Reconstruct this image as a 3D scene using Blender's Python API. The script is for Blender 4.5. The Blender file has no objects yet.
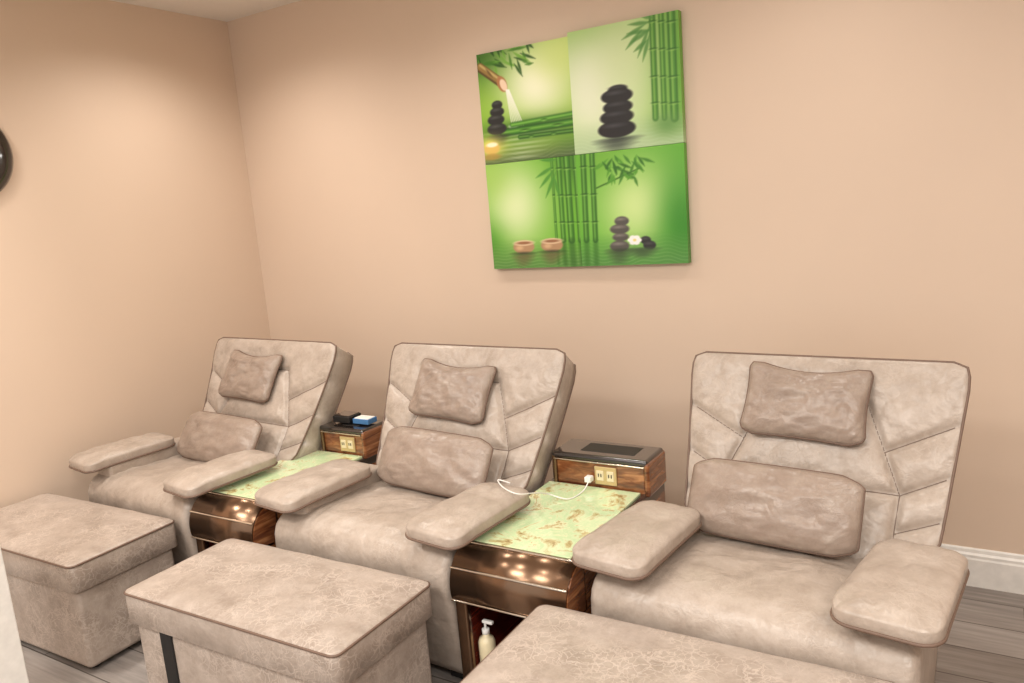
import bpy, bmesh, math, random
import numpy as np
from mathutils import Vector, Matrix, noise
random.seed(4)
D=3.14; H=1.541; F=778.0
XL=-3.658; XR=2.4; YF=-2.2; ZC=2.657
yaw,pit,rol=[math.radians(a) for a in (32.04,10.106,-4.744)]
fw=np.array([-math.sin(yaw)*math.cos(pit),math.cos(yaw)*math.cos(pit),-math.sin(pit)])
rt0=np.array([math.cos(yaw),math.sin(yaw),0]); dn0=np.cross(fw,rt0)
rt=rt0*math.cos(rol)-dn0*math.sin(rol); dn=dn0*math.cos(rol)+rt0*math.sin(rol)
def meas(x,y,Y=None,z=None,X=None):
    d=fw*F+rt*(x-512)+dn*(y-341.5)
    t=Y/d[1] if Y is not None else ((z-H)/d[2] if z is not None else X/d[0])
    return d*t+np.array([0,0,H])

scene=bpy.context.scene
try:
    scene.view_settings.view_transform='Standard'
    scene.view_settings.look='None'
except Exception: pass

# ------------------------------------------------------------------ materials
def s2l(c):
    return tuple(((v/255.)/12.92 if v/255.<=0.04045 else ((v/255.+0.055)/1.055)**2.4) for v in c)
class NT:
    def __init__(s,name):
        s.m=bpy.data.materials.new(name); s.m.use_nodes=True; s.t=s.m.node_tree
        s.b=s.t.nodes['Principled BSDF']
    def n(s,typ,**k):
        nd=s.t.nodes.new(typ)
        for a,v in k.items():
            if a in nd.inputs.keys(): nd.inputs[a].default_value=v
            else: setattr(nd,a,v)
        return nd
    def l(s,a,b): s.t.links.new(a,b)
    def ramp(s,fac,stops):
        r=s.n('ShaderNodeValToRGB'); e=r.color_ramp.elements
        while len(e)<len(stops): e.new(0.5)
        for i,(p,c) in enumerate(stops):
            e[i].position=p; e[i].color=(c[0],c[1],c[2],1)
        s.l(fac,r.inputs[0]); return r
    def mix(s,fac,a,b):
        m=s.n('ShaderNodeMix'); m.data_type='RGBA'
        if isinstance(fac,(int,float)): m.inputs[0].default_value=fac
        else: s.l(fac,m.inputs[0])
        for i,v in ((6,a),(7,b)):
            if isinstance(v,tuple): m.inputs[i].default_value=(v[0],v[1],v[2],1)
            else: s.l(v,m.inputs[i])
        return m.outputs[2]
    def bump(s,h,st,dist=0.002):
        b=s.n('ShaderNodeBump',Strength=st,Distance=dist); s.l(h,b.inputs['Height']); s.l(b.outputs[0],s.b.inputs['Normal']); return b
def plain(name,c,rough=.5,metal=0,coat=0,emit=0):
    k=NT(name); n=k.n('ShaderNodeTexNoise',Scale=30.0)
    tc=k.n('ShaderNodeTexCoord'); k.l(tc.outputs['Object'],n.inputs['Vector'])
    c=s2l(c); r=k.ramp(n.outputs[0],[(0.3,tuple(v*.94 for v in c)),(0.7,tuple(min(1,v*1.05) for v in c))])
    k.l(r.outputs[0],k.b.inputs['Base Color'])
    k.b.inputs['Roughness'].default_value=rough; k.b.inputs['Metallic'].default_value=metal
    k.b.inputs['Coat Weight'].default_value=coat; k.b.inputs['Coat Roughness'].default_value=.15
    return k.m
def leather(name,dark,mid,light,vein=.6,vs=16,seed=0,wr=.5,lo=.42,hi=.60):
    k=NT(name); tc=k.n('ShaderNodeTexCoord'); mp=k.n('ShaderNodeMapping'); mp.inputs['Location'].default_value=(seed*1.7,seed*.9,seed*2.3)
    k.l(tc.outputs['Object'],mp.inputs[0]); co=mp.outputs[0]
    n1=k.n('ShaderNodeTexNoise',Scale=10.0,Detail=9.0,Roughness=.74); k.l(co,n1.inputs['Vector'])
    base=k.ramp(n1.outputs[0],[(.34,s2l(dark)),(.5,s2l(mid)),(.66,s2l(light))])
    nd=k.n('ShaderNodeTexNoise',Scale=14.0,Detail=4.0); k.l(co,nd.inputs['Vector'])
    mx=k.n('ShaderNodeVectorMath',operation='MULTIPLY_ADD'); k.l(nd.outputs['Color'],mx.inputs[0]); mx.inputs[1].default_value=(.10,.10,.10); k.l(co,mx.inputs[2])
    outs=[]
    for sc,wd in ((vs,.035),(vs*2.6,.07)):
        v=k.n('ShaderNodeTexVoronoi',feature='DISTANCE_TO_EDGE',Scale=float(sc)); k.l(mx.outputs[0],v.inputs['Vector'])
        r=k.ramp(v.outputs['Distance'],[(0.0,(1,1,1)),(wd,(0,0,0))]); outs.append(r.outputs[0])
    n2=k.n('ShaderNodeTexNoise',Scale=6.0,Detail=4.0); k.l(co,n2.inputs['Vector'])
    mk=k.ramp(n2.outputs[0],[(lo,(0,0,0)),(hi,(1,1,1))])
    mm=k.n('ShaderNodeMath',operation='MAXIMUM'); k.l(outs[0],mm.inputs[0]); k.l(outs[1],mm.inputs[1])
    m2=k.n('ShaderNodeMath',operation='MULTIPLY'); k.l(mm.outputs[0],m2.inputs[0]); k.l(mk.outputs[0],m2.inputs[1])
    m3=k.n('ShaderNodeMath',operation='MULTIPLY'); k.l(m2.outputs[0],m3.inputs[0]); m3.inputs[1].default_value=vein
    vc=tuple(min(1,v*1.24) for v in s2l(light))
    k.l(k.mix(m3.outputs[0],base.outputs[0],vc),k.b.inputs['Base Color'])
    n3=k.n('ShaderNodeTexNoise',Scale=70.0,Detail=5.0); k.l(co,n3.inputs['Vector'])
    ad=k.n('ShaderNodeMath',operation='MULTIPLY_ADD'); k.l(m2.outputs[0],ad.inputs[0]); ad.inputs[1].default_value=-.4; k.l(n3.outputs[0],ad.inputs[2])
    b1=k.n('ShaderNodeBump',Strength=.35,Distance=.003); k.l(ad.outputs[0],b1.inputs['Height'])
    n4=k.n('ShaderNodeTexNoise',Scale=10.0,Detail=2.5,Distortion=.9); k.l(co,n4.inputs['Vector'])
    b2=k.n('ShaderNodeBump',Strength=wr,Distance=.02); k.l(n4.outputs[0],b2.inputs['Height']); k.l(b1.outputs[0],b2.inputs['Normal'])
    k.l(b2.outputs[0],k.b.inputs['Normal'])
    k.b.inputs['Roughness'].default_value=.34; k.b.inputs['Specular IOR Level'].default_value=.5
    return k.m
M_chair=leather('chair_leather',(158,144,132),(172,158,146),(184,171,160),.22,13,0,.4)
M_otto=leather('ottoman_leather',(151,137,126),(169,155,144),(182,169,159),.78,15,3,.18,.37,.55)
M_pil=leather('pillow_leather',(138,121,109),(150,133,121),(161,146,134),.12,18,7,.45)
M_pipe=plain('piping',(112,90,77),.55)
M_seam=plain('seam_thread',(118,101,90),.7)
def wallmat(name,c,sc=260):
    k=NT(name); tc=k.n('ShaderNodeTexCoord'); n=k.n('ShaderNodeTexNoise',Scale=float(sc),Detail=3.0); k.l(tc.outputs['Object'],n.inputs['Vector'])
    n2=k.n('ShaderNodeTexNoise',Scale=1.3,Detail=2.0); k.l(tc.outputs['Object'],n2.inputs['Vector'])
    c=s2l(c); r=k.ramp(n2.outputs[0],[(.3,tuple(v*.98 for v in c)),(.7,tuple(v*1.02 for v in c))])
    k.l(r.outputs[0],k.b.inputs['Base Color']); k.bump(n.outputs[0],.12,.001); k.b.inputs['Roughness'].default_value=.5
    return k.m
M_wall=wallmat('wall_paint',(220,198,178)); M_ceil=wallmat('ceiling_paint',(238,234,228))
M_trim=plain('white_trim',(232,229,224),.35)
def floormat():
    k=NT('grey_plank_floor'); tc=k.n('ShaderNodeTexCoord'); 
    br=k.n('ShaderNodeTexBrick',Scale=1.0); br.offset=.37
    br.inputs['Brick Width'].default_value=1.2; br.inputs['Row Height'].default_value=.17; br.inputs['Mortar Size'].default_value=.0025
    br.inputs['Color1'].default_value=(.2,.2,.2,1); br.inputs['Color2'].default_value=(.8,.8,.8,1); br.inputs['Mortar'].default_value=(.0,.0,.0,1)
    k.l(tc.outputs['Object'],br.inputs['Vector'])
    mp=k.n('ShaderNodeMapping'); mp.inputs['Scale'].default_value=(1.5,22,1); k.l(tc.outputs['Object'],mp.inputs[0])
    n=k.n('ShaderNodeTexNoise',Scale=2.0,Detail=7.0,Roughness=.65); k.l(mp.outputs[0],n.inputs['Vector'])
    a=k.ramp(n.outputs[0],[(.3,s2l((106,96,89))),(.55,s2l((136,126,119))),(.75,s2l((160,151,144)))])
    b=k.mix(.15,a.outputs[0],br.outputs['Color'])
    k.l(k.mix(br.outputs['Fac'],b,s2l((80,72,68))),k.b.inputs['Base Color']); k.b.inputs['Roughness'].default_value=.38
    return k.m
M_floor=floormat()
def woodmat(name,a,b,c):
    k=NT(name); tc=k.n('ShaderNodeTexCoord'); mp=k.n('ShaderNodeMapping'); mp.inputs['Scale'].default_value=(3,1.2,14); k.l(tc.outputs['Object'],mp.inputs[0])
    n=k.n('ShaderNodeTexNoise',Scale=3.0,Detail=6.0,Distortion=1.2); k.l(mp.outputs[0],n.inputs['Vector'])
    r=k.ramp(n.outputs[0],[(.3,s2l(a)),(.5,s2l(b)),(.7,s2l(c))]); k.l(r.outputs[0],k.b.inputs['Base Color'])
    k.b.inputs['Roughness'].default_value=.2; k.b.inputs['Coat Weight'].default_value=1.0; k.b.inputs['Coat Roughness'].default_value=.12
    return k.m
M_wood=woodmat('lacquered_walnut',(78,36,20),(134,80,46),(188,130,84))
M_red=woodmat('lacquered_mahogany',(58,16,12),(98,34,24),(128,54,36))
M_blk=plain('black_lacquer',(34,26,22),.12,0,1.0)
M_roll=plain('smoked_copper_chrome',(126,100,80),.24,.92,0)
M_bronze=plain('bright_trim',(232,222,208),.12,1.0)
M_plate=plain('outlet_plate',(206,182,132),.35,.3)
M_white=plain('white_plastic',(236,234,230),.4)
M_dark=plain('dark_slot',(24,22,22),.5)
M_blue=plain('blue_box',(70,120,170),.5)
M_yel=plain('lotion_yellow',(228,214,178),.35)
M_strap=plain('black_strap',(22,20,20),.6)
def glassmat():
    k=NT('jade_marble_glass'); tc=k.n('ShaderNodeTexCoord')
    n=k.n('ShaderNodeTexNoise',Scale=8.0,Detail=14.0,Roughness=.74,Distortion=.6); k.l(tc.outputs['Object'],n.inputs['Vector'])
    r=k.ramp(n.outputs[0],[(.35,s2l((134,110,66))),(.41,s2l((186,172,120))),(.46,s2l((208,220,178))),(.52,s2l((186,212,164))),(.57,s2l((222,226,186))),(.60,s2l((176,150,98))),(.64,s2l((206,204,158))),(.72,s2l((126,100,58)))])
    k.l(r.outputs[0],k.b.inputs['Base Color']); k.b.inputs['Roughness'].default_value=.05; k.b.inputs['Coat Weight'].default_value=.6; k.b.inputs['Coat Roughness'].default_value=.03
    k.l(r.outputs[0],k.b.inputs['Emission Color']); k.b.inputs['Emission Strength'].default_value=.08  # glow added to the marble colours; no lamp in the table
    return k.m
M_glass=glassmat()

# ------------------------------------------------------------------ mesh helpers
def add(o,parent=None):
    scene.collection.objects.link(o)
    if parent: o.parent=parent
    return o
def mesh(name,verts,faces,mat,parent=None,smooth=True,loc=(0,0,0),rot=(0,0,0)):
    me=bpy.data.meshes.new(name); me.from_pydata([tuple(v) for v in verts],[],faces); me.update()
    bm=bmesh.new(); bm.from_mesh(me); bmesh.ops.recalc_face_normals(bm,faces=bm.faces); bm.to_mesh(me); bm.free()
    me.materials.append(mat)
    if smooth:
        for p in me.polygons: p.use_smooth=True
    o=bpy.data.objects.new(name,me); o.location=loc; o.rotation_euler=rot
    return add(o,parent)
def rbox(name,x0,x1,y0,y1,z0,z1,mat,parent=None,bev=.005,seg=3,rot=None):
    c=((x0+x1)/2,(y0+y1)/2,(z0+z1)/2)
    bm=bmesh.new(); bmesh.ops.create_cube(bm,size=1)
    for v in bm.verts: v.co=Vector((v.co.x*(x1-x0),v.co.y*(y1-y0),v.co.z*(z1-z0)))
    if bev>0: bmesh.ops.bevel(bm,geom=bm.edges[:],offset=bev,segments=seg,affect='EDGES',profile=.5)
    me=bpy.data.meshes.new(name); bm.to_mesh(me); bm.free(); me.materials.append(mat)
    if bev>0:
        for p in me.polygons: p.use_smooth=True
    o=bpy.data.objects.new(name,me); o.location=c
    if rot: o.rotation_euler=rot
    add(o,parent)
    if bev>0: m=o.modifiers.new('wn','WEIGHTED_NORMAL'); m.keep_sharp=False
    return o
def tube(name,pts,r,mat,parent=None,closed=False,loc=(0,0,0),rot=(0,0,0),sm=True):
    cu=bpy.data.curves.new(name,'CURVE'); cu.dimensions='3D'; cu.bevel_depth=r; cu.bevel_resolution=3
    sp=cu.splines.new('POLY'); sp.points.add(len(pts)-1)
    for i,p in enumerate(pts): sp.points[i].co=(*p,1)
    sp.use_cyclic_u=closed; sp.use_smooth=True
    cu.materials.append(mat); o=bpy.data.objects.new(name,cu); o.location=loc; o.rotation_euler=rot
    return add(o,parent)
def pillow(name,outline,tt,tb,edge,n,mat,parent,N=40,disp=None,xf=None,pipe=None,pipemat=None,pz=0,q=.5,loc=(0,0,0),rot=(0,0,0)):
    s=[math.sin(math.pi/2*(2*i/N-1)) for i in range(N+1)]
    if N>90: s=[.35*a+.65*(2*i/N-1) for i,a in enumerate(s)]
    V=[];Fc=[]
    def co(u,v,side):
        x,y=outline(u,v)
        pr=(max(0,1-abs(u)**n)*max(0,1-abs(v)**n))**q
        z=side*edge/2+side*(tt if side>0 else tb)*pr
        if disp: z+=disp(u,v,side)*pr
        p=(x,y,z); return xf(*p) if xf else p
    for side in (1,-1):
        for j in range(N+1):
            for i in range(N+1): V.append(co(s[i],s[j],side))
    off=(N+1)**2; idx=lambda i,j,k:k*off+j*(N+1)+i
    for k in (0,1):
        for j in range(N):
            for i in range(N): Fc.append((idx(i,j,k),idx(i+1,j,k),idx(i+1,j+1,k),idx(i,j+1,k)))
    ring=[(i,0) for i in range(N)]+[(N,j) for j in range(N)]+[(i,N) for i in range(N,0,-1)]+[(0,j) for j in range(N,0,-1)]
    for a in range(len(ring)):
        b=(a+1)%len(ring); Fc.append((idx(*ring[a],0),idx(*ring[b],0),idx(*ring[b],1),idx(*ring[a],1)))
    o=mesh(name,V,Fc,mat,parent,True,loc,rot)
    if pipe:
        P=[]
        for (i,j) in ring:
            x,y=outline(s[i],s[j]); p=(x,y,pz); P.append(xf(*p) if xf else p)
        tube(name+'_piping',P,pipe,pipemat or M_pipe,parent,True,loc,rot)
    return o
def rrect(hx,hy,r):
    def f(u,v):
        x,y=u*hx,v*hy
        ax,ay=abs(x),abs(y); cx,cy=hx-r,hy-r
        if ax>cx and ay>cy:
            dx,dy=ax-cx,ay-cy; m=max(dx,dy); L=math.hypot(dx,dy)
            if L>1e-9: dx,dy=dx/L*m,dy/L*m
            ax,ay=cx+dx,cy+dy
        return math.copysign(ax,x),math.copysign(ay,y)
    return f
def nz(x,y,z,s): return noise.noise(Vector((x*s,y*s,z*s)))
def empty(name,loc,rz=0):
    e=bpy.data.objects.new(name,None); e.location=loc; e.rotation_euler=(0,0,rz); e.empty_display_size=.1
    return add(e)
def cyl(name,r,h,mat,parent,loc,rot=(0,0,0),seg=32,prof=None):
    prof=prof or [(0,0),(r*.94,0),(r,h*.03),(r,h*.97),(r*.94,h),(0,h)]
    V=[];Fc=[]
    for (a,z) in prof:
        for i in range(seg):
            t=2*math.pi*i/seg; V.append((a*math.cos(t),a*math.sin(t),z))
    for k in range(len(prof)-1):
        for i in range(seg): Fc.append((k*seg+i,k*seg+(i+1)%seg,(k+1)*seg+(i+1)%seg,(k+1)*seg+i))
    o=mesh(name,V,Fc,mat,parent,True,loc,rot)
    return o

# ------------------------------------------------------------------ room
T=.1
def slab(name,x0,x1,y0,y1,z0,z1,mat,parent=None):
    return rbox(name,x0,x1,y0,y1,z0,z1,mat,parent,0)
slab('floor',XL-T,XR+T,YF-T,D+T,-.1,0,M_floor)
slab('ceiling',XL-T,XR+T,YF-T,D+T,ZC,ZC+.1,M_ceil)
slab('wall_back',XL-T,XR+T,D,D+T,0,ZC,M_wall)
slab('wall_left',XL-T,XL,YF-T,D,0,ZC,M_wall)
slab('wall_right',XR,XR+T,YF-T,D,0,ZC,M_wall)
wf=empty('wall_front',(0,0,0))  # unseen front wall, left open so world light fills the room
slab('sill',XL-T,XR+T,YF-T,YF,0,.35,M_wall,wf); slab('header',XL-T,XR+T,YF-T,YF,ZC-.12,ZC,M_wall,wf)
wn=empty('fill_light_opening',(0,0,0))  # made-up unglazed opening with bars, added to let soft fill in
for i in range(5):
    x=XL+(XR-XL)*i/4; slab('opening_bar',x-.03,x+.03,YF-.07,YF-.02,.35,ZC-.12,M_trim,wn)
def baseboard(name,L,loc,rz):
    pr=[(0,0),(.016,0),(.016,.105),(.013,.112),(.013,.122),(.008,.130),(.006,.142),(.003,.147),(0,.147)]
    V=[(0,-a,z) for a,z in pr]+[(L,-a,z) for a,z in pr]; n=len(pr)
    Fc=[(i,(i+1)%n,n+(i+1)%n,n+i) for i in range(n)]+[tuple(range(n)),tuple(range(2*n-1,n-1,-1))]
    mesh(name,V,Fc,M_trim,None,False,loc,(0,0,rz))
baseboard('baseboard_back',XR-XL,(XL,D,0),0)
baseboard('baseboard_left',D-YF-.02,(XL,YF,0),math.pi/2)

j=meas(5,565,Y=1.05)
e=empty('partition_post',(j[0]-.1,.95,0))
rbox('post',-.10,.10,0,.10,0,ZC,M_trim,e,.004)
rbox('cap_strip',-.10,.10,-.012,0,0,ZC,M_trim,e,.003)

# ------------------------------------------------------------------ chairs
def seg_dist(px,py,a,b):
    ax,ay=a;bx,by=b; dx,dy=bx-ax,by-ay; t=max(0,min(1,((px-ax)*dx+(py-ay)*dy)/(dx*dx+dy*dy)))
    return math.hypot(px-ax-t*dx,py-ay-t*dy)
def side_loft(name,prof,x0,x1,r,mat,parent,disp=None,NX=28,skew=0):
    cx,hw=(x0+x1)/2,(x1-x0)/2
    n=len(prof); pc=np.array(prof); nor=[]
    for i in range(n):
        t=pc[(i+1)%n]-pc[i-1]; t=t/np.linalg.norm(t); nor.append((t[1],-t[0]))
    c=pc.mean(0)
    nor=[(a if np.dot(a,c-pc[i])>0 else (-a[0],-a[1])) for i,a in enumerate(nor)]
    V=[];Fc=[]
    S=[math.sin(math.pi/2*(2*k/NX-1)) for k in range(NX+1)]
    for s in S:
        x=s*hw; e=max(0,abs(x)-(hw-r))/r; ins=r*(1-math.sqrt(max(0,1-e*e)))
        for i in range(n):
            y=prof[i][0]+nor[i][0]*ins; z=prof[i][1]+nor[i][1]*ins
            if disp: dy,dz=disp(x/hw,y,z); y+=dy; z+=dz
            V.append((x+cx+skew*(y-.1),y,z))
    for k in range(NX):
        for i in range(n): Fc.append((k*n+i,k*n+(i+1)%n,(k+1)*n+(i+1)%n,(k+1)*n+i))
    Fc+= [tuple(range(n)),tuple(range(NX*n,NX*n+n))]
    return mesh(name,V,Fc,mat,parent)
def densify(P):
    out=[]; n=len(P)
    for i in range(n):
        a,b=P[i],P[(i+1)%n]; L=math.dist(a,b); m=max(1,int(L/.02))
        for j in range(m): out.append((a[0]+(b[0]-a[0])*j/m,a[1]+(b[1]-a[1])*j/m))
    return out
def bone(hx,hy,pt,pb,flare=.0):
    def f(u,v):
        w=(1-abs(u)**2)
        k=(1-(pt if v>0 else pb)*w)
        x=u*hx*(1-(.06*(1-v*v) if flare else 0)); y=v*hy*k
        c=max(0,abs(u)-.75)/.25*max(0,abs(v)-.75)/.25
        return x*(1-.07*c),y*(1-.13*c)
    return f
def recliner(X,Y,rz,seed,body,bx,padx,lum,head,tw=.415):
    e=empty('recliner_chair',(X,Y,0),rz)
    prof=densify([(.175,.045),(.145,.16),(.118,.30),(.105,.38),(.106,.425),(.118,.460),(.145,.484),(.19,.497),(.26,.501),(.40,.493),(.58,.475),(.74,.45),(.82,.42),(.86,.35),(.86,.045)])
    x0,x1=body
    def dsp(u,y,z):
        if z>.34 and y<.75:
            w=.012*(1-u*u)+.008*nz(u*.4+seed,y,z,7)+.005*nz(u*.4+seed,y,z,19)
            g=-.007*math.exp(-((abs(u)-.52)/.025)**2)
            if y<.16: return (-w*.6-g,w*.5)
            return (0,w+g)
        return (0,0)
    side_loft('seat_body',prof,x0,x1,.030,M_chair,e,dsp,56,math.tan(rz))
    for sx in (-1,1):
        xc=(x0+.08) if sx<0 else (x1-.08)
        rbox('arm_support',xc-.06,xc+.06,.16,.58,.44,.545,M_chair,e,.015)
        rbox('foot_rail',xc-.03,xc+.03,.2,.75,0,.05,M_dark,e,.006)
    L=.80; base=(.50,.27); ang=math.radians(35)
    gro=[]
    for s in (-1,1):
        gro+=[[(s*.235,.05),(s*.255,.40),(s*.15,.66)],
              [(s*.255,.40),(s*.395,.475)],[(s*.25,.29),(s*.375,.345)],[(s*.207,.52),(s*.405,.625)]]
    gro+=[[(-.255,.40),(.255,.40)],[(-.15,.66),(.15,.66)]]
    def hw_(s):
        t=max(0,min(1,(s-.20)/.16)); t=t*t*(3-2*t)
        return (.360+(tw-.360)*max(0,min(1,(s-.30)/.6)))*(1-.20*(1-t))
    def outl(u,v):
        s=(v+1)/2
        x=u*hw_(s); y=s*L
        c=max(0,abs(u)-.90)/.10*max(0,v-.90)/.10
        return x*(1-.014*c),y-.014*c
    def sd(x,y):
        best=9
        for pl in gro:
            for a,b in zip(pl[:-1],pl[1:]):
                best=min(best,seg_dist(x,y,a,b))
        return -.014*math.exp(-(best/.009)**2)-.011*math.exp(-(best/.04)**2)
    def disp(u,v,side):
        if side<0: return 0
        x,y=outl(u,v)
        return sd(x,y)+.005*nz(x+seed,y,0,6)+.0045*nz(x+seed,y,1,15)+.0018*nz(x+seed,y,1,40)+.016*math.cos(u*1.5)*math.sin((v+1)*1.5)
    def xf(x,y,z):
        a=ang-.12*(y/L-.5)
        yy=base[0]+math.sin(a)*y-math.cos(a)*z
        zz=base[1]+math.cos(a)*y+math.sin(a)*z
        f=max(0,min(1,(.068-z)/.136))
        return (bx+x*(1-.06*f),yy,zz)
    pillow('backrest',outl,.012,.012,.135,18,M_chair,e,120,disp,xf)
    for zz_,rr_ in ((.068,.004),(-.068,.0035)):
        P=[]
        for i in range(21): P.append(xf(*outl(-1,-1+i/10),zz_))
        for i in range(1,21): P.append(xf(*outl(-1+i/10,1),zz_))
        for i in range(1,21): P.append(xf(*outl(1,1-i/10),zz_))
        tube('backrest_piping',P,rr_,M_pipe,e)
    for pl in gro:
        Q=[]
        for a,b in zip(pl[:-1],pl[1:]):
            for t in range(17):
                x=a[0]+(b[0]-a[0])*t/16; y=a[1]+(b[1]-a[1])*t/16; v=2*y/L-1; u=x/hw_(y/L)
                if abs(u)>.985: continue
                pr=(max(0,1-abs(u)**18)*max(0,1-abs(v)**18))**.5
                Q.append(xf(x,y,.0675+(.012+disp(u,v,1))*pr+.0012))
        if len(Q)>2: tube('backrest_seam',Q,.0015,M_seam,e)
    for s in (-1,1):
        rr=rrect(.116,.208,.05)
        def ol(u,v,rr=rr): 
            x,y=rr(u,v); return x*(1.03-.12*(v+1)/2),y
        def px(x,y,z): 
            return (x,y,z+.002*(y/.205)-.020*max(0,(-y/.205)-.45)**2)
        def dp(u,v,side): return (.007*nz(u*1.5+seed+s,v*2,0,2) if side>0 else 0)
        pillow('armrest_pad',ol,.024,.010,.032,4,M_chair,e,32,dp,px,.0045,M_pipe,-.012,.5,(padx[0 if s<0 else 1],.290,.557),(0,0,math.radians(-5)))
    dl=lambda u,v,side:.014*nz(u*1.3+seed,v,side,2.2)+.009*nz(u*2+seed,v*2,side,4)
    lx,ly,lz,lrz,llean,lw=lum
    pillow('lumbar_pillow',bone(lw,.110,-.03,-.03),.052,.045,.006,2.6,M_pil,e,36,dl,None,.004,M_pipe,0,.5,(lx,ly,lz),(llean,0,lrz))
    hx_,hs,hr=head
    c=xf(hx_-bx,hs,.068+.042)
    pillow('head_pillow',bone(.186,.125,.30,.06,1),.042,.030,.006,2.8,M_pil,e,40,dl,None,.0048,M_pipe,0,.5,c,(math.pi/2-ang+.06,hr,0))
    return e
recliner(-.517,1.665,math.radians(-3),1.3,(-.435,.40),.022,(-.350,.343),(-.045,.535,.610,math.radians(-2),math.radians(62),.248),(.0,.645,math.radians(2)),.408)
recliner(-1.815,1.665,math.radians(-2),5.1,(-.41,.405),.025,(-.352,.378),(.025,.535,.610,math.radians(-4),math.radians(60),.265),(-.015,.605,math.radians(3)),.425)
recliner(-3.02,1.665,math.radians(-3),9.7,(-.42,.34),.060,(-.390,.352),(.015,.515,.594,math.radians(-2),math.radians(56),.275),(.0,.610,math.radians(2)),.435)

# ------------------------------------------------------------------ ottomans
def ottoman(X,Y,rz,seed,strap=None):
    e=empty('ottoman',(X,Y,0),rz)
    hx,hy=.457,.213
    o1=rrect(hx,hy,.025)
    d=lambda u,v,side:.005*nz(u*2+seed,v*1.5,side,2)+(.010*(1-u*u)*(1-v*v) if side>0 else 0)
    pillow('lid_cushion',o1,.014,.006,.100,9,M_otto,e,40,d,None,.004,M_pipe,.048,.5,(0,0,.375))
    rbox('body',-hx+.02,hx-.02,-hy+.015,hy-.015,.02,.322,M_otto,e,.02,4)
    for a in (-1,1):
        for b in (-1,1): cyl('glide',.02,.024,M_dark,e,(a*.38,b*.15,0))
    if strap is not None:
        rbox('strap',strap-.028,strap+.028,-hy+.009,-hy+.017,.03,.322,M_strap,e,.002)
    return e
ottoman(-3.150,1.508,math.radians(1.0),1)
ottoman(-1.880,1.490,math.radians(.8),4,-.28)
ottoman(-.600,1.518,math.radians(.3),8)

# ------------------------------------------------------------------ side tables
def extr(name,prof,x0,x1,mat,parent,smooth=False):
    n=len(prof); V=[(x0,a,b) for a,b in prof]+[(x1,a,b) for a,b in prof]
    Fc=[(i,(i+1)%n,n+(i+1)%n,n+i) for i in range(n)]+[tuple(range(n)),tuple(range(n,2*n))]
    o=mesh(name,V,Fc,mat,parent,False)
    if smooth:
        for p in o.data.polygons:
            if len(p.vertices)==4 and abs(p.normal.x)<.5 and p.center.y<.115 and p.normal.y<.05 and p.normal.z>-.5: p.use_smooth=True
    return o
def arc(cy,cz,ry,rz,a0,a1,n=12):
    return [(cy+ry*math.cos(math.radians(a0+(a1-a0)*i/n)),cz+rz*math.sin(math.radians(a0+(a1-a0)*i/n))) for i in range(n+1)]
def side_table(X,Y,w,big,cl):
    e=empty('side_table',(X,Y,0)); h=w/2
    for s in (-1,1):
        rbox('side_panel',s*(h-.012)-.012,s*(h-.012)+.012,.035,.80,.03,.40,M_wood if s>0 else M_blk,e,.003)
        rbox('front_stile',s*(h-.022)-.022,s*(h-.022)+.022,.015,.04,.03,.36,M_wood if s>0 else M_roll,e,.008,4)
    rbox('bottom_shelf',-h+.02,h-.02,.04,.79,.05,.085,M_red,e,.003)
    rbox('plinth',-h+.02,h-.02,.06,.78,0,.05,M_blk,e,.003)
    rbox('back_panel',-h+.02,h-.02,.50,.52,.08,.40,M_red,e,.002)
    for s in (-1,1): rbox('inner_lining',s*(h-.028)-.004,s*(h-.028)+.004,.05,.5,.08,.40,M_red,e,.001)
    extr('rolled_front',[(.13,.512)]+arc(.105,.392,.105,.120,90,196,30)+[(.03,.345),(.13,.345)],-h,h,M_roll,e,True)
    for s in (-1,1):
        extr('rolled_end_cap',[(.12,.505)]+arc(.105,.392,.098,.112,90,194,20)+[(.12,.35)],s*(h-.004),s*(h+.003),M_wood if s>0 else M_blk,e)
    tube('trim_line',[(-h,.088,.5125),(h,.088,.5125)],.0035,M_bronze,e)
    tube('trim_line',[(-h,.014,.4575),(h,.014,.4575)],.0045,M_bronze,e)
    tube('trim_line',[(-h,.003,.355),(h,.003,.355)],.0035,M_bronze,e)
    rbox('carcass',-h,h,.13,.80,.40,.47,M_wood,e,.003)
    rbox('top_frame',-h,h,.10,.80,.465,.507,M_blk,e,.004)
    gx0=-h+.014; gx1=gx0+.36 if big else h-.014
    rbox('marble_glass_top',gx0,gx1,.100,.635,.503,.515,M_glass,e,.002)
    c0=-h+cl
    rbox('console_body',c0+.012,h-.012,.645,.79,.504,.608,M_wood,e,.004)
    rbox('console_top',c0-.002,h+.004,.632,.80,.606,.632,M_blk,e,.012,5)
    tube('console_trim',[(c0+.01,.6325,.607),(h-.008,.6325,.607)],.0025,M_bronze,e)
    rbox('console_tray',c0+.10,h-.06,.675,.765,.6305,.633,M_dark,e,.001)
    rbox('console_end',c0-.0,c0+.018,.632,.80,.50,.622,M_roll,e,.008,4)
    rbox('console_end',h-.010,h+.010,.632,.80,.50,.622,M_wood,e,.009,4)
    ox=.0 if big else .04
    rbox('outlet_plate',ox,ox+.085,.637,.646,.525,.592,M_plate,e,.003)
    for cx in (.022,.062):
        rbox('socket',ox+cx-.014,ox+cx+.014,.634,.640,.540,.578,M_yel,e,.003)
        for dx in (-.005,.005): rbox('slot',ox+cx+dx-.0015,ox+cx+dx+.0015,.632,.636,.555,.567,M_dark,e,0)
    return e
side_table(-1.193,1.75,.40,True,.030)
side_table(-2.470,1.75,.36,False,.105)
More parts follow.
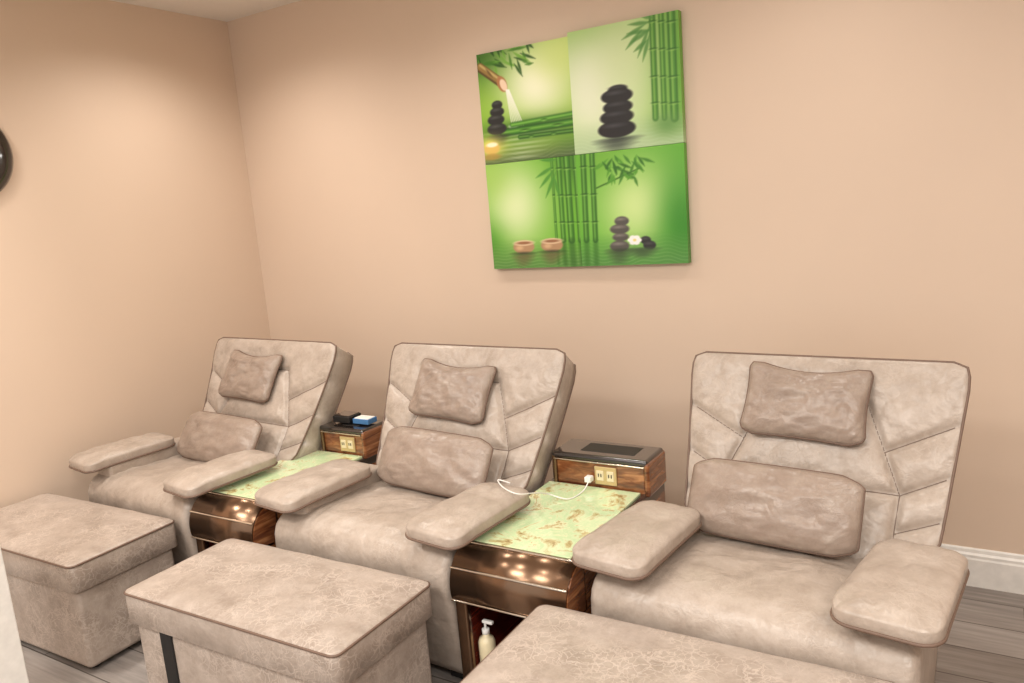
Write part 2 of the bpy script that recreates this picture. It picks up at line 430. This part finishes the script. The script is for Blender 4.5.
def smooth(P,k=8):
    P=[np.array(p) for p in P]; out=[]
    for i in range(len(P)-1):
        a=P[max(0,i-1)];b=P[i];c=P[i+1];d=P[min(len(P)-1,i+2)]
        for j in range(k):
            t=j/k; out.append(tuple(.5*((2*b)+(-a+c)*t+(2*a-5*b+4*c-d)*t*t+(-a+3*b-3*c+d)*t**3)))
    out.append(tuple(P[-1])); return out
pc=[meas(590,478,Y=2.365),meas(583,491,z=.522),meas(568,499,z=.520),meas(548,494,z=.54),meas(535,493,z=.585),meas(518,494,z=.609),meas(504,488,z=.609),meas(498,480,z=.609),meas(510,483,z=.609)]
e=empty('charging_cable',(0,0,0)); tube('cord',smooth(pc),.0022,M_white,e)
pp=meas(590,478,Y=2.375); rbox('plug',pp[0]-.012,pp[0]+.012,2.352,2.381,pp[2]-.01,pp[2]+.01,M_white,e,.003)
def bottle(loc):
    e=empty('lotion_bottle',loc)
    cyl('bottle_body',.026,.12,M_yel,e,(0,0,0),prof=[(0,0),(.024,0),(.027,.004),(.027,.105),(.022,.118),(.011,.126),(.011,.134),(0,.134)])
    cyl('pump_collar',.012,.016,M_white,e,(0,0,.132))
    cyl('pump_stem',.004,.025,M_white,e,(0,0,.146))
    rbox('pump_nozzle',-.008,.03,-.007,.007,.168,.178,M_white,e,.003)
bottle((-1.328,1.825,.0855))
e=empty('tissue_box',(-2.43,2.47,.6385)); rbox('box',-.07,.03,-.04,.04,0,.03,M_dark,e,.004); rbox('lid',-.065,.025,-.035,.035,.029,.034,M_blk,e,.002)
e=empty('card_box',(-2.345,2.47,.6385)); rbox('carton',-.045,.045,-.03,.03,0,.022,M_blue,e,.002); rbox('label',-.04,.04,-.025,.025,.0215,.0245,M_white,e,.001)

# ------------------------------------------------------------------ clock
e=empty('wall_clock',(XL,1.66,1.925))
R=.20
pr=[(0,.0),(R,.0),(R,.02),(R-.015,.036),(R-.055,.036),(R-.065,.022),(0,.022)]
cyl('rim',R,.03,M_blk,e,(0,0,0),(0,math.pi/2,0),64,pr)
cyl('dial',R-.07,.002,M_white,e,(.022,0,0),(0,math.pi/2,0),64)
for i in range(12):
    a=i*math.pi/6; rbox('tick',.0245,.026,-.004,.004,.12,.135,M_dark,e,0).matrix_local=Matrix.Rotation(a,4,'X')@Matrix.Translation((.0253,0,.112))
for a,l in ((.9,.08),(2.6,.105)): rbox('hand',.026,.028,-.004,.004,0,l,M_dark,e,0).matrix_local=Matrix.Rotation(a,4,'X')@Matrix.Translation((.028,0,l/2))

# ------------------------------------------------------------------ picture (four stretched canvases, printed artwork)
PXM=1/213.
def art_point(x,y):
    p=meas(x,y,Y=D-.032); return p[0],p[2]
class Canvas:
    def __init__(s,X,Z,base): s.X=X; s.Z=Z; s.C=base
    def blend(s,a,c):
        c=np.array(c)/255.; s.C+= (c-s.C)*a[...,None]
    def ell(s,x,y,rx,ry,c,al=1,soft=1.2,rot=0):
        cx,cz=art_point(x,y); dx=s.X-cx; dz=s.Z-cz; ca,sa=math.cos(rot),math.sin(rot)
        a=(dx*ca+dz*sa)/(rx*PXM); b=(-dx*sa+dz*ca)/(ry*PXM); r=np.sqrt(a*a+b*b)
        s.blend(np.clip(.5-(r-1)*min(rx,ry)/soft,0,1)*al,c)
    def glow(s,x,y,rx,ry,c,al=1):
        cx,cz=art_point(x,y); r=((s.X-cx)/(rx*PXM))**2+((s.Z-cz)/(ry*PXM))**2; s.blend(np.exp(-r)*al,c)
    def line(s,x0,y0,x1,y1,w,c,al=1,taper=0,soft=1.2):
        a=np.array(art_point(x0,y0)); b=np.array(art_point(x1,y1)); d=b-a
        t=np.clip(((s.X-a[0])*d[0]+(s.Z-a[1])*d[1])/(d@d),0,1)
        px=s.X-a[0]-t*d[0]; pz=s.Z-a[1]-t*d[1]; r=np.hypot(px,pz)/PXM
        ww=w*(1-taper*np.abs(2*t-1)**1.5) if taper else w
        m=np.clip(.5-(r-ww)/soft,0,1)*al; s.blend(m,c)
    def bamboo(s,x0,y0,x1,y1,w,nodes,c=(70,140,40),c2=(150,205,90),dk=(35,85,20),al=1):
        s.line(x0,y0,x1,y1,w,dk,al,0,2); s.line(x0,y0,x1,y1,w*.7,c,al,0,2); s.line(x0-.2*w,y0,x1-.2*w,y1,w*.2,c2,al*.8,0,2)
        for k in nodes:
            x=x0+(x1-x0)*k; y=y0+(y1-y0)*k; s.ell(x,y,w*1.05,.6,dk,al*.9); s.ell(x,y+1.4,w*.8,.5,c2,al*.8)
    def leaf(s,x0,y0,x1,y1,w,c,al=1): s.line(x0,y0,x1,y1,w,c,al,.95,1.5)
def stones(cv,x,y,lst,c,hl):
    for (dx,dy,rx,ry) in lst:
        cv.ell(x+dx,y+dy,rx,ry,c); cv.ell(x+dx-rx*.15,y+dy-ry*.45,rx*.5,ry*.22,hl,.55,2.5)
def water(cv,y0,y1,c,al=.5):
    _,z0=art_point(580,y0); _,z1=art_point(580,y1)
    m=np.clip((z0-cv.Z)/max(1e-6,(z0-z1)),0,1)
    cv.blend(m*al,c); rip=np.clip(np.sin(cv.Z*420+4*np.sin(cv.X*17)+2*np.sin(cv.X*51))*.6,0,1)*m; cv.blend(rip*.22,(232,245,215))
def reflect(cv,x,y,w,h,c):
    for i in range(6): cv.ell(x+((-1)**i)*1.0,y+h*i/6,w*(1-.09*i),1.5,c,.8-.1*i,2)
def paint_tl(cv):
    cv.C[:]=np.array((140,190,52))/255
    cv.glow(478,55,50,30,(44,98,18),.95); cv.glow(537,82,42,38,(252,254,230),1); cv.glow(562,52,34,26,(214,234,140),.85); cv.glow(520,130,60,11,(60,112,30),.95); cv.glow(572,150,20,20,(80,140,36),.6)
    random.seed(2)
    for i in range(34):
        x=477+random.random()*50; y=40+random.random()*26; a=random.uniform(-.3,1.4); l=8+random.random()*9
        cv.leaf(x,y,x+l*math.cos(a),y+l*math.sin(a),1.3,random.choice([(60,120,30),(110,170,56),(24,70,14)]),.85)
    water(cv,130,156,(78,94,66),.92)
    for i in range(7): cv.ell(520+random.uniform(-4,4),130+i*4.5,26-i*2.2,.9,(216,228,200),.6,2)
    cv.line(480,68,500,82,4.4,(88,66,34),1,0,1.4); cv.line(480,67,500,81,3.2,(150,120,64),1,0,1.6); cv.line(480,65.6,499,79,1.0,(206,184,120),.9,0,1.5)
    cv.ell(489,73,4.6,1.0,(90,66,34),.8,1.2,-.9)
    cv.ell(502,84,5.0,8.0,(176,122,76),1,1.2,.45); cv.ell(503.4,85,3.4,6.0,(242,214,186),1,1,.45)
    for k in range(7): cv.line(506+k*.5,90,512+k*1.9,125,.45,(255,255,252),.85)
    for k in range(7): cv.ell(519+random.uniform(-8,8),127+random.uniform(-3,3),3,1.4,(250,255,248),.75,2)
    cv.bamboo(503,133,576,121,3.6,[.3,.75],(60,126,34),(140,195,80),(26,70,14)); cv.bamboo(512,125,576,113,2.2,[.5],(80,150,44)); cv.bamboo(520,137,576,130,2.0,[.2,.6],(34,85,20))
    stones(cv,497,120,[(0,-15,6,4),(0,-8,8,4.5),(-1,0,9.5,5),(0,9,11,5.5)],(30,32,34),(110,115,110))
    reflect(cv,498,136,10,12,(34,42,36))
    cv.glow(491,147,14,9,(255,235,120),1); cv.ell(492,149,9,5.5,(228,190,100),.9,2); cv.ell(492,145,6.5,2.2,(255,252,215)); cv.ell(492,157,10,3,(180,140,66),.7,2)
def paint_tr(cv):
    cv.C[:]=np.array((160,204,108))/255
    cv.glow(595,90,50,60,(242,248,226),1); cv.glow(625,60,35,45,(218,236,180),.8); cv.glow(678,60,20,90,(98,166,46),.85); cv.glow(576,22,40,20,(164,206,114),.7)
    water(cv,122,150,(180,206,164),.85)
    for x,w in ((655,2.6),(664,2.2),(674,3.4)):
        cv.bamboo(x-3,8,x+1,118,w,[.12,.37,.62,.86],(80,146,46),(156,204,98),(40,94,24))
    cv.glow(668,124,14,10,(96,146,70),.8)
    for a in ((652,30,627,34),(652,28,630,44),(650,26,638,58),(652,22,628,25),(650,34,643,62),(654,18,640,16),(648,40,634,52),(646,24,622,40),(642,30,626,50)): cv.leaf(*a,1.7,(84,144,64),.8)
    stones(cv,617,129,[(1,-40,9,3.5),(0,-33,15,6.5),(1,-22,14,6),(0,-12,16,6.5),(0,0,18,7.5)],(28,26,28),(92,92,98))
    reflect(cv,617,139,17,16,(40,46,44))
def paint_bl(cv):
    cv.C[:]=np.array((104,178,42))/255
    cv.glow(515,205,38,44,(230,243,194),.95); cv.glow(490,175,25,26,(168,208,100),.7); cv.glow(575,160,22,24,(50,104,24),.65); cv.glow(487,245,22,22,(60,136,28),.8)
    water(cv,234,262,(84,134,62),.88)
    for x,w in ((554,1.0),(561,2.4),(569,3.2),(578,2.6)): cv.bamboo(x-3,150,x+3,240,w,[.2,.5,.8],(66,134,34),(146,200,90),(32,80,18)); cv.line(x+3,241,x+5,264,w,(44,96,26),.6,0,3)
    for a in ((554,170,540,188),(554,166,536,178),(556,172,546,198),(556,160,540,160),(554,176,560,198)): cv.leaf(*a,1.7,(74,144,48),.9)
    for x,y in ((524,247),(552,245)):
        cv.ell(x,y,12,6.5,(178,140,104)); cv.ell(x,y-4,11.5,2.6,(236,212,178)); cv.ell(x,y-4,8.5,1.5,(150,104,70)); cv.ell(x-4,y+1,4,2,(230,195,152),.6,2)
        cv.ell(x,y+6.5,11,1.5,(50,56,34),.8,2); reflect(cv,x,y+9,10,11,(104,96,60))
def paint_br(cv):
    cv.C[:]=np.array((94,174,44))/255
    cv.glow(640,205,42,42,(218,240,166),.95); cv.glow(682,225,24,50,(38,126,22),.8); cv.glow(600,155,26,22,(120,180,60),.6)
    water(cv,234,262,(78,136,62),.85)
    for x,w in ((585,2.6),(594,2.4)): cv.bamboo(x-2,148,x+2,240,w,[.2,.5,.8],(60,126,32),(140,196,86),(30,76,18)); cv.line(x+2,241,x+3,264,w,(40,96,24),.5,0,3)
    random.seed(5)
    cv.line(597,188,640,168,.6,(50,100,25))
    for i in range(34):
        x=600+random.random()*40; y=154+random.random()*22; a=random.uniform(.2,2.4); l=7+random.random()*9
        cv.leaf(x,y,x+l*math.cos(a),y+l*math.sin(a),1.3,random.choice([(45,105,25),(84,154,44),(60,125,35)]),.9)
    stones(cv,620,243,[(2,-22,7,4.2),(0,-14,9.5,4.5),(1,-6,8,3.8),(0,3,9.5,5)],(84,80,76),(185,178,170))
    stones(cv,648,243,[(-2,-3,5,3.5),(2,2,6,4)],(36,36,38),(110,110,110))
    for a in range(6):
        t=a*math.pi/3; cv.ell(635+4*math.cos(t),240+3*math.sin(t),3.0,1.9,(250,250,252),.95,1)
    cv.ell(635,240,1.5,1.1,(240,220,130))
    reflect(cv,620,250,11,15,(54,66,46)); reflect(cv,643,249,12,9,(60,84,50))
def artmat():
    k=NT('printed_canvas'); a=k.n('ShaderNodeVertexColor'); a.layer_name='art'
    k.l(a.outputs['Color'],k.b.inputs['Base Color']); k.b.inputs['Roughness'].default_value=.45
    tc=k.n('ShaderNodeTexCoord'); n=k.n('ShaderNodeTexNoise',Scale=500.0); k.l(tc.outputs['Object'],n.inputs['Vector']); k.bump(n.outputs[0],.15,.0005)
    return k.m
M_art=artmat()
pic=empty('bamboo_canvas_picture',(0,0,0))
def panel(name,x0,x1,z0,z1,fn,dy):
    th=.030+dy; yb=D-.002; yf=yb-th
    nx,nzv=180,190
    xs=np.linspace(x0,x1,nx); zs=np.linspace(z0,z1,nzv)
    Xg,Zg=np.meshgrid(xs,zs)
    cv=Canvas(Xg,Zg,np.zeros(Xg.shape+(3,))); fn(cv); C=np.clip(cv.C,0,1)
    V=[(x,yf,z) for z in zs for x in xs]; Fc=[(j*nx+i,j*nx+i+1,(j+1)*nx+i+1,(j+1)*nx+i) for j in range(nzv-1) for i in range(nx-1)]
    ring=[i for i in range(nx)]+[j*nx+nx-1 for j in range(1,nzv)]+[(nzv-1)*nx+i for i in range(nx-2,-1,-1)]+[j*nx for j in range(nzv-2,0,-1)]
    b0=len(V); V+=[(V[r][0],yb,V[r][2]) for r in ring]; m=len(ring)
    for a in range(m): Fc.append((ring[a],b0+a,b0+(a+1)%m,ring[(a+1)%m]))
    me=bpy.data.meshes.new(name); me.from_pydata(V,[],Fc); me.update()
    col=np.ones((len(V),4)); cc=C.reshape(-1,3); cc=np.where(cc<=.04045,cc/12.92,((cc+.055)/1.055)**2.4); col[:nx*nzv,:3]=cc
    for a,r in enumerate(ring): col[b0+a,:3]=cc[r]
    at=me.color_attributes.new('art','FLOAT_COLOR','POINT'); at.data.foreach_set('color',col.ravel())
    me.materials.append(M_art); o=bpy.data.objects.new(name,me); add(o,pic)
px0,px1,pz0,pz1=-2.009,-1.058,1.237,2.223; g=.0008
zm=meas(575,155,Y=D-.03)[2]; xm=meas(572,100,Y=D-.03)[0]
panel('canvas_upper_left',px0,xm-g,zm+g,pz1-.014,paint_tl,0)
panel('canvas_upper_right',xm+g,px1,zm+g,pz1,paint_tr,.004)
panel('canvas_lower_left',px0,xm-g,pz0,zm-g,paint_bl,.002)
panel('canvas_lower_right',xm+g,px1,pz0,zm-g,paint_br,.004)

# ------------------------------------------------------------------ lights
WARM=(1,.93,.85)
def downlight(x,y,power,ang=150):
    e=empty('recessed_downlight',(x,y,ZC-.004))
    cyl('trim_ring',.075,.006,M_trim,e,(0,0,-.002),prof=[(.05,0),(.075,0),(.075,.005),(.05,.005),(.05,0)])
    l=bpy.data.lights.new('spot','SPOT'); l.energy=power; l.color=WARM; l.spot_size=math.radians(ang); l.spot_blend=1.0; l.shadow_soft_size=.10
    o=bpy.data.objects.new('lamp',l); o.location=(0,0,-.03); add(o,e)
for x,y,p in ((-3.05,2.45,56),(-1.9,2.45,31),(-.5,2.45,31),(1.0,2.45,36),(-3.05,.9,104),(-1.6,.9,42),(.2,.9,42),(1.5,.9,34)):
    downlight(x,y,p)
def fill_panel(x,y,sx,sy,power):  # unseen area lights added behind the camera as soft fill
    e=empty('added_fill_panel',(x,y,ZC-.01)); rbox('frame',-sx/2-.02,sx/2+.02,-sy/2-.02,sy/2+.02,0,.012,M_trim,e,.002)
    l=bpy.data.lights.new('area','AREA'); l.shape='RECTANGLE'; l.size=sx; l.size_y=sy; l.energy=power; l.color=(1,.95,.88)
    o=bpy.data.objects.new('lamp',l); o.location=(0,0,-.01); add(o,e)
fill_panel(-1.8,-.3,1.2,.6,60); fill_panel(.6,-.3,1.2,.6,60); fill_panel(-1,-1.5,1.2,.6,30)
w=bpy.data.worlds.new('world'); scene.world=w; w.use_nodes=True
w.node_tree.nodes['Background'].inputs[0].default_value=(1,.97,.94,1); w.node_tree.nodes['Background'].inputs[1].default_value=1.1

# ------------------------------------------------------------------ camera
cam=bpy.data.cameras.new('camera'); cam.sensor_width=36; cam.lens=F/1024*36; cam.clip_start=.05
co=bpy.data.objects.new('camera',cam); add(co)
Mx=Matrix(((rt[0],-dn[0],-fw[0],0),(rt[1],-dn[1],-fw[1],0),(rt[2],-dn[2],-fw[2],H),(0,0,0,1)))
co.matrix_world=Mx
scene.camera=co
